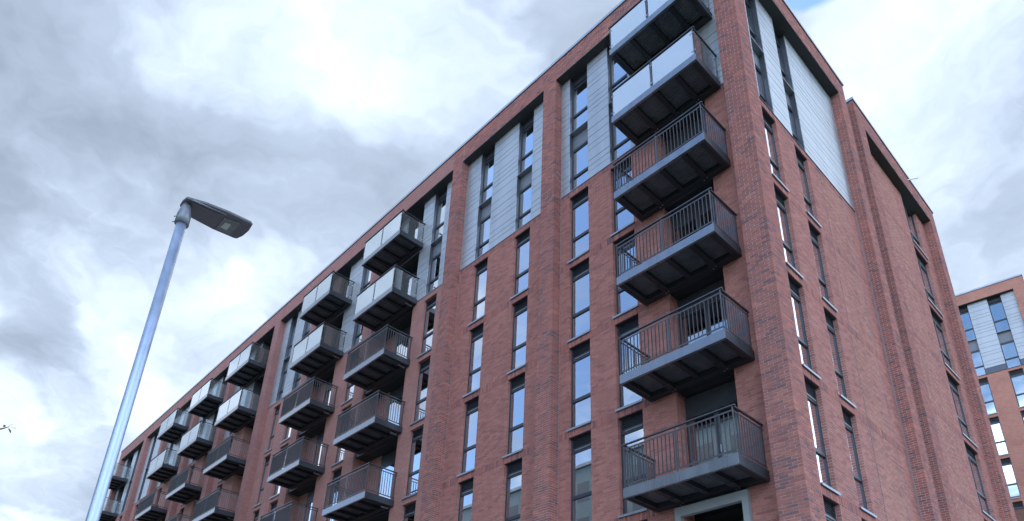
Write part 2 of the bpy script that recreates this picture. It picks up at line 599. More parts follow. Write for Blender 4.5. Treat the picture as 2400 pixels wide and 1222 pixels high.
def strip(fr, u0, u1, side, sdep, z1, geo, kind='wall'):
    """infill wall between openings: running bond with a soldier band at each floor"""
    d0 = WF
    dep = d0 + max(sdep, 0.25)
    if not geo:
        farb[('wall', fr)].append((u0, u1, d0, dep, GROUND, z1))
        return
    farb[('wall', fr)].append((u0, u1, d0, dep, GROUND, GEO0 - 0.002))
    a0, a1 = (u0, u1 - 0.005) if side == 'hi' else ((u0 + 0.005, u1) if side == 'lo' else (u0, u1))
    mortar[('wall', fr)].append((a0, a1, d0 + 0.006, dep, GEO0, z1 - 0.003))
    z = GEO0
    while z < z1 - 0.3:
        ze = min(z + 2.86, z1)
        lay(kind, fr, u0, u1, d0, z, ze, side, sdep)
        if ze < z1 - 0.05:
            soldiers(fr, u0, u1, d0, ze, min(ze + 0.24, z1))
            if side and sdep > 0.1:      # the returned face beside the soldier band
                e = u1 if side == 'hi' else u0
                if side == 'hi':
                    near[('wall', fr)].append((e - BD, e - 0.001, d0 + BD + J, d0 + sdep, ze + 0.005, ze + 0.235))
                else:
                    near[('wall', fr)].append((e + 0.001, e + BD, d0 + BD + J, d0 + sdep, ze + 0.005, ze + 0.235))
        z = ze + 0.24


def lintel(fr, u0, u1, s, geo, d1=0.26):
    """soldier-course lintel between a window head and the sill above it (top at s)"""
    if geo:
        soldiers(fr, u0 + 0.002, u1 - 0.002, WF, s - 0.24, s)
        mortar[('wall', fr)].append((u0, u1, WF + 0.006, WF + d1, s - 0.20, s - 0.004))
        link('lintel_plate', boxes_mesh('lintel_plate', [(u0 + 0.001, u1 - 0.001, WF + 0.03, WF + d1, s - 0.2445, s - 0.2405), (u0 + 0.001, u1 - 0.001, WF + BD + 0.002, WF + d1, s - 0.2404, s - 0.201)], frameL if fr == 'L' else frameR, ZO), 'frame_metal', building)
    else:
        farb[('wall', fr)].append((u0 + 0.002, u1 - 0.002, WF + 0.002, WF + d1, s - 0.24, s))


# ---- windows -------------------------------------------------------
def rzf(fr):
    return 0.0 if fr == 'L' else math.pi / 2


def at(fr, u, d, z):
    return (u, d, z + ZO) if fr == 'L' else (-d, u, z + ZO)


_win = {}


def window_meshes(W, kind):
    key = (round(W, 3), kind)
    if key in _win:
        return _win[key]
    H = {'brick': 2.83, 'low': 2.12, 'top': 2.62, 'tall': 2.70}[kind]
    fl, fr_, fb, ft = (0.065, 0.045, 0.06, 0.06) if kind in ('brick', 'tall') else (0.05, 0.04, 0.05, 0.06)
    f0, f1 = (0.12, 0.19) if kind in ('brick', 'tall') else (0.17, 0.24)
    p0 = f0 + 0.033
    if kind == 'brick':
        gt, lou = 2.36, (2.50, 2.83)
    elif kind == 'low':
        gt, lou = 2.00, None
    elif kind == 'top':
        gt, lou = 2.42, (2.50, 2.62)
    else:
        gt, lou = 2.62, None
    mr = 0.98 if kind != 'low' else 0.78
    fr_boxes = [(0, fl, f0, f1, 0, H), (W - fr_, W, f0, f1, 0, H), (fl, W - fr_, f0, f1, 0, fb),
                (fl, W - fr_, f0 - 0.008, f1 + 0.01, mr - 0.05, mr + 0.05), (fl, W - fr_, f0, f1, gt, gt + (0.14 if kind in ('brick', 'low') else 0.06))]
    if W > 1.2:
        fr_boxes.append((W * 0.45, W * 0.45 + 0.06, f0 + 0.004, f1 - 0.004, fb, gt))
    d = {'frame': boxes_mesh('window', fr_boxes)}
    d['lower_pane'] = boxes_mesh('pane', [(fl, W - fr_, p0, p0 + 0.012, fb, mr - 0.05)])
    d['upper_pane'] = boxes_mesh('pane', [(fl, W - fr_, p0, p0 + 0.012, mr + 0.05, gt)])
    if kind in ('brick', 'tall'):
        d['sill'] = boxes_mesh('sill', [(-0.035, W + 0.035, -0.055, 0.12, -0.032, 0.002), (-0.035, W + 0.035, -0.055, -0.043, -0.06, -0.032)])
    else:
        d['sill'] = boxes_mesh('sill', [(0.002, W - 0.002, 0.0, 0.20, -0.025, 0.002)])
    if lou:
        n = max(2, int((lou[1] - lou[0]) / 0.055))
        bs = [(fl, W - fr_, f1 - 0.02, f1, lou[0], lou[1])]
        v, q = box_verts(bs)
        vs, qs = [v], [q]
        for i in range(n):
            zc = lou[0] + (i + 0.5) * (lou[1] - lou[0]) / n
            sv, sq = box_verts([(fl + 0.002, W - fr_ - 0.002, f0 + 0.008, f1 - 0.024, zc - 0.006, zc + 0.006)])
            sv[:, 2] += (sv[:, 1] - f0) * 0.55
            qs.append(sq + sum(len(x) for x in vs)); vs.append(sv)
        d['louvre'] = fast_mesh('louvre', np.concatenate(vs), np.concatenate(qs))
    if kind in ('brick', 'low'):
        d['trickle_vent'] = boxes_mesh('trickle_vent', [(fl + 0.10, W - fr_ - 0.07, f0 - 0.022, f0 - 0.002, gt + 0.055, gt + 0.085)])
    # curtains, gathered in folds
    for nm, (a, b) in dict(curtain_wide=(0.04, 0.78), curtain_side=(0.55, 0.97), curtain_strip=(0.04, 0.28)).items():
        n = 40
        us = np.linspace(a * W + 0.04, b * W - 0.02, n)
        amp = 0.022
        ds = 0.42 + amp * np.sin(us * 2 * math.pi / 0.085) + 0.012 * np.sin(us * 23.0)
        v = np.concatenate([np.stack([us, ds, np.full(n, 0.02)], 1), np.stack([us, ds * 0.5 + 0.21, np.full(n, gt + 0.05)], 1)])
        q = np.array([[i, i + 1, n + i + 1, n + i] for i in range(n - 1)])
        d[nm] = fast_mesh('curtain', v, q)
    _win[key] = d
    return d


def window(fr, u, s, W, kind='brick', curtain=None):
    d = window_meshes(W, kind)
    o = link('window', d['frame'], 'frame_metal', building, at(fr, u, WF, s + 0.03), rzf(fr))
    link('pane', d['lower_pane'], 'window_glass', o)
    link('pane', d['upper_pane'], 'window_glass', o)
    link('sill', d['sill'], 'sill_metal', o)
    if 'louvre' in d:
        link('louvre', d['louvre'], 'frame_metal', o)
    if 'trickle_vent' in d:
        link('trickle_vent', d['trickle_vent'], 'spandrel', o)
    if curtain:
        link('curtain', d['curtain_' + curtain], 'curtain', o)
    return o


# ---- cladding ------------------------------------------------------
PATTERN = [0.37, 0.40, 0.37, 0.25, 0.48, 0.25, 0.26, 0.24, 0.38, 0.50, 0.38, 0.38, 0.25, 0.48, 0.26, 0.25]
plank_rows = []
zc = PT
for h in PATTERN:
    nz_ = zc - h
    if nz_ < PB + 0.2:
        nz_ = PB
    plank_rows.append((nz_, zc))
    zc = nz_
    if zc <= PB:
        break
if zc > PB:
    plank_rows.append((PB, zc))
far_planks = {'L': [], 'R': []}


def cladding(fr, u0, u1, individual, seams=(), reveal=0.25):
    """horizontal metal planks on a dark backing whose edge is the window reveal"""
    back = link('cladding', boxes_mesh('cladding', [(u0 + 0.004, u1 - 0.004, 0.026, reveal, PB, PT)]), 'reveal_metal', building, at(fr, 0, WF, 0), rzf(fr))
    edges = [u0] + list(seams) + [u1]
    for a, b in zip(edges[:-1], edges[1:]):
        for (z0, z1) in plank_rows:
            e = random.uniform(-0.0015, 0.0015)
            bx = (a + 0.004, b - 0.004, e, 0.024, z0 + 0.010, z1 - 0.010)
            if individual:
                me = boxes_mesh('plank', [(0, bx[1] - bx[0], bx[2], bx[3], 0, bx[5] - bx[4])])
                link('plank', me, 'cladding', back, (bx[0], 0, bx[4]))
            else:
                far_planks[fr].append((bx[0], bx[1], WF + bx[2], WF + bx[3], bx[4], bx[5]))


# ---- the left front -------------------------------------------------
LP = [(-7.95, -7.29), (-13.53, -12.86), (-30.6, -29.87), (-36.75, -36.1), (-42.62, -42.0), (-48.85, -48.2), (-53.95, -53.25), (-60.6, -59.9)]
for (a, b) in LP:
    pier('L', a, b, 'hi', WF, GROUND, TOP, b > -13)

# corner pier: its lowest visible courses are laid brick by brick
CZ0, CZ1 = 4.705, 9.373
ncs = int(round((CZ1 - CZ0) / CH))
CZ1 = CZ0 + ncs * CH
lay('pier', 'L', -0.66, 0.0, 0.0, GEO0, CZ0, 'hi', 0.68)
lay('pier', 'L', -0.66, 0.0, 0.0, CZ0, CZ1, 'hi', 0.68, single=True)
lay('pier', 'L', -0.66, 0.0, 0.0, CZ1, TOP, 'hi', 0.68)
farb[('pier', 'L')].append((-0.66, 0.0, 0.0, 0.68, GROUND, GEO0 - 0.002))
corner_pier = link('corner_pier', boxes_mesh('corner_pier', [(-0.66, -0.007, 0.007, 0.68, GEO0, TOP - 0.002)], zo=ZO), 'mortar_grey', building)
cache = {}
if len(singles) > 300:                      # only the three hundred that show largest stay single
    singles.sort(key=lambda b: b[4])
    near[('pier', 'L')].extend(singles[300:])
    singles = singles[:300]
for (u0, u1, d0, d1, z0, z1) in singles:
    key = (round(u1 - u0, 2), round(d1 - d0, 2))
    if key not in cache:
        bw, bd, bh = u1 - u0, d1 - d0, z1 - z0
        cache[key] = boxes_mesh('brick', [(0, bw, 0, bd, 0, bh)])
    link('brick', cache[key], 'brick_single', corner_pier, (u0, d0, z0 + ZO))

# bays: (strips with the feature on their right), windows, recesses
LEFT = [
    dict(geo=True, strips=[(-7.29, -6.88, 0.25, 'c'), (-6.02, -5.06, 0.25, 'c'), (-4.21, -3.15, 0.45, 'c'), (-1.48, -0.66, 0, 'c')],
         wins=[(-6.88, 0.86), (-5.06, 0.85)], rec=[(-3.15, -1.48, 0.45, 0.0)], span=(-7.29, -0.66)),
    dict(geo=True, strips=[(-12.86, -11.97, 0.25, 'c'), (-11.14, -9.65, 0.25, 'c'), (-8.82, -7.95, 0, 'c')],
         wins=[(-11.97, 0.83), (-9.65, 0.83)], rec=[], span=(-12.86, -7.95)),
    dict(geo=False, strips=[(-29.87, -29.08, 0.25, 'c'), (-28.27, -27.2, 0.25, 'c'), (-26.28, -25.5, 0.75, 'b'), (-22.5, -21.18, 0.25, 'c'),
                            (-20.25, -19.38, 0.75, 'b'), (-16.05, -15.22, 0.25, 'c'), (-14.35, -13.53, 0, 'c')],
         wins=[(-29.08, 0.81), (-27.2, 0.92), (-21.18, 0.93), (-15.22, 0.87)], rec=[(-25.5, -22.5, 0.75, 0.9), (-19.38, -16.05, 0.75, 1.15)], span=(-29.87, -13.53)),
    dict(geo=False, strips=[(-36.1, -35.25, 0.25, 'c'), (-34.43, -32.87, 0.75, 'c')], wins=[(-35.25, 0.82)], rec=[(-32.87, -30.6, 0.75, 0.5)], span=(-36.1, -30.6)),
    dict(geo=False, strips=[(-42.0, -41.2, 0.25, 'c'), (-40.4, -38.9, 0.75, 'c')], wins=[(-41.2, 0.80)], rec=[(-38.9, -36.75, 0.75, 0.5)], span=(-42.0, -36.75)),
    dict(geo=False, strips=[(-48.2, -47.3, 0.25, 'c'), (-46.5, -44.9, 0.75, 'c')], wins=[(-47.3, 0.80)], rec=[(-44.9, -42.62, 0.75, 0.5)], span=(-48.2, -42.62)),
    dict(geo=False, strips=[(-53.25, -52.4, 0.25, 'c'), (-51.6, -50.2, 0.25, 'c'), (-49.4, -48.85, 0, 'c')], wins=[(-52.4, 0.80), (-50.2, 0.80)], rec=[], span=(-53.25, -48.85)),
    dict(geo=False, strips=[(-59.9, -59.15, 0.45, 'c'), (-57.45, -56.4, 0.25, 'c'), (-55.55, -53.95, 0, 'c')], wins=[(-56.4, 0.85)], rec=[(-59.15, -57.45, 0.45, 0.0)], span=(-59.9, -53.95)),
]
door_cache = {}


def balcony_door(fr, u0, u1, z, H=2.2, d=0.45, kind='door'):
    key = (round(u1 - u0, 2), H)
    W = u1 - u0
    if key not in door_cache:
        m = W * 0.52
        f = [(0, 0.07, 0, 0.07, 0, H), (W - 0.07, W, 0, 0.07, 0, H), (0.07, W - 0.07, 0, 0.07, H - 0.08, H), (0.07, W - 0.07, 0, 0.07, 0, 0.09),
             (m - 0.05, m + 0.05, 0.001, 0.069, 0.09, H - 0.08)]
        cn = 60
        us = np.linspace(0.1, m + 0.25, cn)
        ds = 0.30 + 0.03 * np.sin(us * 2 * math.pi / 0.11)
        cv = np.concatenate([np.stack([us, ds, np.full(cn, 0.03)], 1), np.stack([us, ds * 0.4 + 0.18, np.full(cn, H)], 1)])
        cq = np.array([[i, i + 1, cn + i + 1, cn + i] for i in range(cn - 1)])
        door_cache[key] = (boxes_mesh('balcony_door', f), boxes_mesh('pane', [(0.07, m - 0.05, 0.03, 0.042, 0.09, H - 0.08)]),
                           boxes_mesh('pane', [(m + 0.05, W - 0.07, 0.03, 0.042, 0.09, H - 0.08)]), fast_mesh('curtain', cv, cq),
                           boxes_mesh('handle', [(m + 0.07, m + 0.09, -0.05, -0.03, 0.95, 1.15), (m + 0.07, m + 0.09, -0.03, 0.0, 1.0, 1.02)]))
    fm, p1, p2, cu, hd = door_cache[key]
    o = link('balcony_door', fm, 'frame_metal', building, at(fr, u0, WF + d - 0.08, z), rzf(fr))
    link('pane', p1, 'window_glass', o)
    link('pane', p2, 'window_glass', o)
    link('handle', hd, 'steel', o)
    if random.random() < 0.75:
        link('curtain', cu, 'curtain', o)
    return o


BALZ = [6.15 + STOREY * k for k in range(6)]
slab_boxes = []
head_panels = []
cur_cycle = ['wide', 'side', None, 'strip', 'wide', None, 'side', 'strip']
ci = 0
for bi, bay in enumerate(LEFT):
    geo = bay['geo']
    for (u0, u1, sd, top) in bay['strips']:
        z1 = PT if top == 'b' else PB - 0.045
        strip('L', u0, u1, 'hi' if sd > 0 else None, sd, z1, geo)
        if top == 'c':
            cladding('L', u0, u1, geo, reveal=max(sd, 0.25))
    for (u, W) in bay['wins']:
        for si, s in enumerate(SILLS):
            if not geo and s < 6:
                continue
            ci += 1
            window('L', u, s, W, 'brick', cur_cycle[(ci * 3 + bi) % 8] if s < 14 else (None if ci % 3 else 'strip'))
            lintel('L', u, u + W, s, geo)
        lintel('L', u, u + W, PB - 0.045, geo)
        # below the built storeys the wall is closed
        farb[('wall', 'L')].append((u, u + W, WF + 0.02, WF + 0.25, GROUND, (3.2 if geo else 6.3) - 0.244))
        window('L', u, PB - 0.03, W, 'low', None)
        link('spandrel', boxes_mesh('spandrel', [(u, u + W, 0.19, 0.26, 20.84, 21.52)]), 'spandrel', building, at('L', 0, WF, 0))
        window('L', u, 21.50, W, 'top', None)
        link('head_panel', boxes_mesh('head_panel', [(u, u + W, 0.20, 0.26, 24.153, PT)]), 'frame_metal', building, at('L', 0, WF, 0))
    for (u0, u1, d, bw) in bay['rec']:
        if bw > 0:      # brick part of the recess back wall
            farb[('wall', 'L')].append((u0, u0 + bw, WF + d - 0.05, WF + d + 0.15, GROUND, PT))
        for z in BALZ:
            balcony_door('L', u0 + bw + 0.02, u1 - 0.02, z + 0.28, 2.25, d)
            link('head_panel', boxes_mesh('head_panel', [(u0 + bw + 0.004, u1 - 0.004, d - 0.06, d, z + 2.53, z + 3.06)]), 'dark_metal', building, at('L', 0, WF, 0))
            link('floor_edge', boxes_mesh('floor_edge', [(u0 + 0.003, u1 - 0.003, 0.08, d + 0.1, z + 0.03, z + 0.24)]), 'beam_metal', building, at('L', 0, WF, 0))
        farb[('wall', 'L')].append((u0, u1, WF + 0.05, WF + 0.2, GROUND, 3.6))
    a, b = bay['span']
    # parapet band over the bay, soffit under it, flashing under the cladding
    if geo:
        lay('pier', 'L', a + 0.005, b - 0.005, 0.0, PT, TOP)
        mortar[('pier', 'L')].append((a, b, 0.007, 0.36, PT + 0.001, TOP - 0.003))
    else:
        farb[('pier', 'L')].append((a + 0.001, b - 0.001, 0.001, 0.36, PT + 0.001, TOP - 0.003))
    link('soffit', boxes_mesh('soffit', [(a + 0.003, b - 0.003, 0.009, 1.25, PT - 0.03, PT - 0.001)], zo=ZO), 'soffit_board', building)
    link('flashing', boxes_mesh('flashing', [(a + 0.003, b - 0.003, WF - 0.025, WF + 0.18, PB - 0.042, PB - 0.012)], zo=ZO), 'sill_metal', building)

# pale door surround low down beside the corner
sur = link('door_surround', boxes_mesh('door_surround', [(-3.32, -1.42, 0.20, 0.33, 5.84, 6.07), (-3.32, -3.16, 0.20, 0.33, 2.6, 5.84), (-1.56, -1.42, 0.20, 0.33, 2.6, 5.84)], zo=ZO), 'surround', building)
balcony_door('L', -3.10, -1.52, 3.33, 2.25, 0.45)

# ---- the right front -------------------------------------------------
pier('R', 8.05, 8.70, 'lo', WF, GROUND, TOP, True)
pier('R', 9.60, 10.42, 'lo', 1.0, GROUND, TOP, True, depth=1.0)
pier('R', 17.65, 18.42, 'lo', WF, GROUND, TOP, True)
farb[('wall', 'R')].append((8.70, 9.60, 0.95, 1.3, GROUND, TOP))
strip('R', 0.68, 1.55, None, 0, PB - 0.045, True)
strip('R', 2.40, 3.57, 'lo', 0.25, PB - 0.045, True)
strip('R', 4.42, 5.29, 'lo', 0.25, PB - 0.045, True)
strip('R', 5.31, 7.05, None, 0, PB - 0.045, True, 'light')
strip('R', 7.07, 8.03, None, 0, PB - 0.045, True)
strip('R', 10.45, 13.9, None, 0, PT, True, 'light')
strip('R', 13.91, 15.0, None, 0, PT, True)
strip('R', 16.68, 17.65, 'lo', 0.25, PT, True)
cladding('R', 0.68, 1.55, False)
cladding('R', 2.40, 3.57, True)
cladding('R', 4.42, 8.05, True, seams=(5.55, 7.05))
for k, (u, W) in enumerate([(1.55, 0.85), (3.57, 0.85)]):
    for i, s in enumerate(SILLS):
        window('R', u, s, W, 'brick', ['wide', None, 'side', None, None][(i + k) % 5])
        lintel('R', u, u + W, s, True)
    lintel('R', u, u + W, PB - 0.045, True)
    farb[('wall', 'R')].append((u, u + W, WF + 0.02, WF + 0.25, GROUND, 2.956))
    window('R', u, PB - 0.03, W, 'low')
    link('spandrel', boxes_mesh('spandrel', [(u, u + W, 0.19, 0.26, 20.84, 21.52)]), 'spandrel', building, at('R', 0, WF, 0), rzf('R'))
    window('R', u, 21.50, W, 'top')
    link('head_panel', boxes_mesh('head_panel', [(u, u + W, 0.20, 0.26, 24.153, PT)]), 'frame_metal', building, at('R', 0, WF, 0), rzf('R'))
for i, s in enumerate(SILLS + [PB, 21.8]):
    window('R', 15.0, s, 1.68, 'brick' if s < 21 else 'tall', 'side' if i % 2 else None)
    lintel('R', 15.0, 16.68, s, True)
farb[('wall', 'R')].append((15.0, 16.68, WF + 0.02, WF + 0.25, GROUND, 2.956))
for (a, b) in [(0.68, 8.05), (10.42, 17.65)]:
    lay('pier', 'R', a + 0.005, b - 0.005, 0.0, PT, TOP)
    mortar[('pier', 'R')].append((a, b, 0.007, 0.36, PT + 0.001, TOP - 0.003))
    link('soffit', boxes_mesh('soffit', [(a + 0.003, b - 0.003, 0.009, 0.62, PT - 0.03, PT - 0.001)], frameR, ZO), 'soffit_board', building)
link('flashing', boxes_mesh('flashing', [(0.69, 8.045, WF - 0.025, WF + 0.18, PB - 0.042, PB - 0.012)], frameR, ZO), 'dark_metal', building)
for (u, a, b) in [(5.30, GEO0, PB - 0.05), (7.06, GEO0, PB - 0.05), (10.44, GEO0, PT - 0.04)]:
    link('movement_joint', boxes_mesh('movement_joint', [(u - 0.008, u + 0.008, WF - 0.003, WF + 0.05, a, b)], frameR, ZO), 'dark_metal' if u < 6 else 'joint', building)
link('movement_joint', boxes_mesh('movement_joint', [(8.028, 8.046, WF - 0.03, WF + 0.05, GEO0, PB - 0.05)], frameR, ZO), 'joint', building)
for u in (-7.286, -12.856):
    link('movement_joint', boxes_mesh('movement_joint', [(u, u + 0.014, WF - 0.006, WF + 0.05, GEO0, PB - 0.05)], zo=ZO), 'joint', building)

# ---- copings, roof, inner shell ----------------------------------------
def coping_run(a, b, fr):
    n = max(1, int(round((b - a) / 3.0)))
    w = (b - a) / n
    for i in range(n):
        link('coping', boxes_mesh('coping', [(a + i * w + 0.004, a + (i + 1) * w - 0.004, -0.045, 0.40, TOP + 0.012, TOP + 0.135 + random.uniform(-0.003, 0.003))], fr, ZO), 'coping', building)


coping_run(-60.64, 0.045, frameL)
coping_run(0.402, 8.745, frameR)
coping_run(9.555, 18.465, frameR)
link('coping', boxes_mesh('coping', [(-12.0, -0.402, 9.555, 9.75, TOP + 0.013, TOP + 0.134)], zo=ZO), 'coping', building)
link('coping_clip', boxes_mesh('coping_clip', [(-60.6, 0.02, -0.02, 0.36, TOP - 0.001, TOP + 0.012)], zo=ZO), 'dark_metal', building)
link('coping_clip', boxes_mesh('coping_clip', [(0.36, 8.72, -0.02, 0.36, TOP - 0.001, TOP + 0.012), (9.58, 18.44, -0.02, 0.36, TOP - 0.001, TOP + 0.012)], frameR, ZO), 'dark_metal', building)
link('roof', boxes_mesh('roof', [(-60.5, -0.41, 0.41, 15.0, TOP - 0.3, TOP - 0.1), (-12.0, -0.41, 15.01, 18.3, TOP - 0.3, TOP - 0.1)], zo=ZO), 'roof_felt', building)
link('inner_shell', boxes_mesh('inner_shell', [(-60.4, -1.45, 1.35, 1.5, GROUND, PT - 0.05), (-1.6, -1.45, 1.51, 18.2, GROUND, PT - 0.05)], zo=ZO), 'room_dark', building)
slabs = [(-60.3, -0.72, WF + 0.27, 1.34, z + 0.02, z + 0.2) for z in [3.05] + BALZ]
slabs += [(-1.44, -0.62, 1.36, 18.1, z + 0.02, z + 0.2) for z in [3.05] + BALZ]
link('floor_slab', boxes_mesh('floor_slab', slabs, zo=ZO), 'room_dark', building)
link('end_wall', boxes_mesh('end_wall', [(-60.59, -60.3, 0.61, 14.9, GROUND, TOP - 0.01), (-12.0, -0.61, 18.12, 18.41, GROUND, TOP - 0.01),
                                         (-60.3, -12.0, 14.6, 14.9, GROUND, TOP - 0.01), (-12.3, -12.0, 14.91, 18.4, GROUND, TOP - 0.01)], zo=ZO), 'far_wall', building)
# little rod standing out from the parapet of the far wing
rod_me = boxes_mesh('rod', [(-0.018, 0.018, -0.018, 0.018, 0.0, 0.5)])
rod = link('rod', rod_me, 'steel', building, (-0.05, 15.3, TOP - 0.12 + ZO))
rod.rotation_euler = (-0.55, 1.45, 0)

# ---- brick meshes ----------------------------------------------------------
for (kind, fr), lst in list(near.items()):
    pass
vs, qs, ms, off = [], [], [], 0
for (kind, fr), lst in near.items():
    if not lst:
        continue
    v, q = box_verts(lst)
    v = (frameL if fr == 'L' else frameR)(v) + np.array([0, 0, ZO])
    vs.append(v); qs.append(q + off); off += len(v)
    ms.append(np.full(len(q), {'pier': 0, 'wall': 1, 'light': 2}[kind], np.int32))
me = fast_mesh('brickwork', np.concatenate(vs), np.concatenate(qs))
me.materials.append(MATS['brick_pier']); me.materials.append(MATS['brick_wall']); me.materials.append(MATS['brick_light'])
me.polygons.foreach_set('material_index', np.concatenate(ms))
stuff(link('brickwork', me, None, building))
for (kind, fr), lst in mortar.items():
    if lst:
        for i, b in enumerate(lst):
            link('pier' if kind == 'pier' else 'wall', boxes_mesh(kind, [b], frameL if fr == 'L' else frameR, ZO),
                 'mortar_grey' if (kind == 'pier' or fr == 'R') else 'mortar_red', building)
for (kind, fr), lst in farb.items():
    for b in lst:
        link('pier' if kind == 'pier' else 'wall', boxes_mesh(kind, [b], frameL if fr == 'L' else frameR, ZO),
             'far_pier' if kind == 'pier' else 'far_wall', building)
vs, qs, off = [], [], 0
for fr, lst in far_planks.items():
    v, q = box_verts(lst)
    v = (frameL if fr == 'L' else frameR)(v) + np.array([0, 0, ZO])
    vs.append(v); qs.append(q + off); off += len(v)
stuff(link('plank', fast_mesh('plank_rows', np.concatenate(vs), np.concatenate(qs)), 'cladding', building))

# ---- balconies ----------------------------------------------------------------
BX = [(-3.93, -0.91), (-18.87, -15.78), (-24.85, -21.80), (-34.25, -31.0), (-40.25, -37.05), (-46.2, -43.0), (-60.0, -57.0)]
BF = -0.96                         # front face
BB = WF - 0.01                     # back at the wall
FH = 0.25
far_balusters = []
bal_cache = {}


def bal_meshes(W):
    key = round(W, 2)
    if key in bal_cache:
        return bal_cache[key]
    D = BB - BF
    t = 0.018
    d = {}
    # local: x 0..W, y 0 front .. D back, z 0 bottom of fascia
    d['deck'] = boxes_mesh('balcony', [(0.02, W - 0.02, 0.02, D, 0.155, 0.235)])
    d['front_fascia'] = boxes_mesh('fascia', [(0, W, 0, t, 0, FH), (t, W - t, t, 0.075, 0, 0.014)])
    d['side_l'] = boxes_mesh('fascia', [(0, t, t, D, 0, FH), (t, 0.07, 0.076, D, 0.001, 0.015)])
    d['side_r'] = boxes_mesh('fascia', [(W - t, W, t, D, 0, FH), (W - 0.07, W - t, 0.076, D, 0.001, 0.015)])
    d['soffit'] = boxes_mesh('soffit', [(0.075, W - 0.075, 0.08, D - 0.22, 0.135, 0.15)])
    d['beam'] = boxes_mesh('beam', [(-0.065, 0.065, 0.078, D, 0.018, 0.134)])
    d['back_beam'] = boxes_mesh('back_beam', [(0.075, W - 0.075, D - 0.2, D - 0.001, -0.005, 0.134)])
    d['bracket'] = boxes_mesh('bracket', [(-0.09, 0.09, D - 0.5, D - 0.201, 0.004, 0.0179)])
    d['bolt'] = boxes_mesh('bolt', [(-0.018, 0.018, D - 0.14, D - 0.104, -0.022, -0.006)])
    # railing members
    rt, rm, rb = 1.40, 1.275, 0.34
    d['post'] = boxes_mesh('post', [(-0.022, 0.022, -0.008, 0.008, 0.12, rt - 0.02), (-0.03, 0.03, -0.012, 0.0, 0.13, 0.22)])
    d['handrail'] = boxes_mesh('handrail', [(-0.03, W + 0.03, -0.03, 0.03, rt - 0.03, rt)])
    d['handrail_side'] = boxes_mesh('handrail', [(-0.03, 0.03, 0.031, D, rt - 0.03, rt)])
    d['rail'] = boxes_mesh('rail', [(0.03, W - 0.03, -0.006, 0.006, -0.02, 0.02)])
    d['rail_side'] = boxes_mesh('rail', [(-0.006, 0.006, 0.03, D - 0.03, -0.02, 0.02)])
    d['baluster'] = boxes_mesh('baluster', [(-0.005, 0.005, -0.017, 0.017, rb + 0.02, rm - 0.02)])
    d['glass'] = boxes_mesh('glass_panel', [(0.055, W / 2 - 0.045, -0.006, 0.006, 0.28, 1.30)])
    d['glass_side'] = boxes_mesh('glass_panel', [(-0.006, 0.006, 0.05, D - 0.12, 0.28, 1.30)])
    d['clamp'] = boxes_mesh('clamp', [(-0.065, 0.065, -0.018, 0.018, -0.018, 0.018)])
    d['downpipe'] = boxes_mesh('drain_pipe', [(-0.025, 0.025, D - 0.42, D - 0.1, -0.075, -0.028)])
    bal_cache[key] = d
    return d


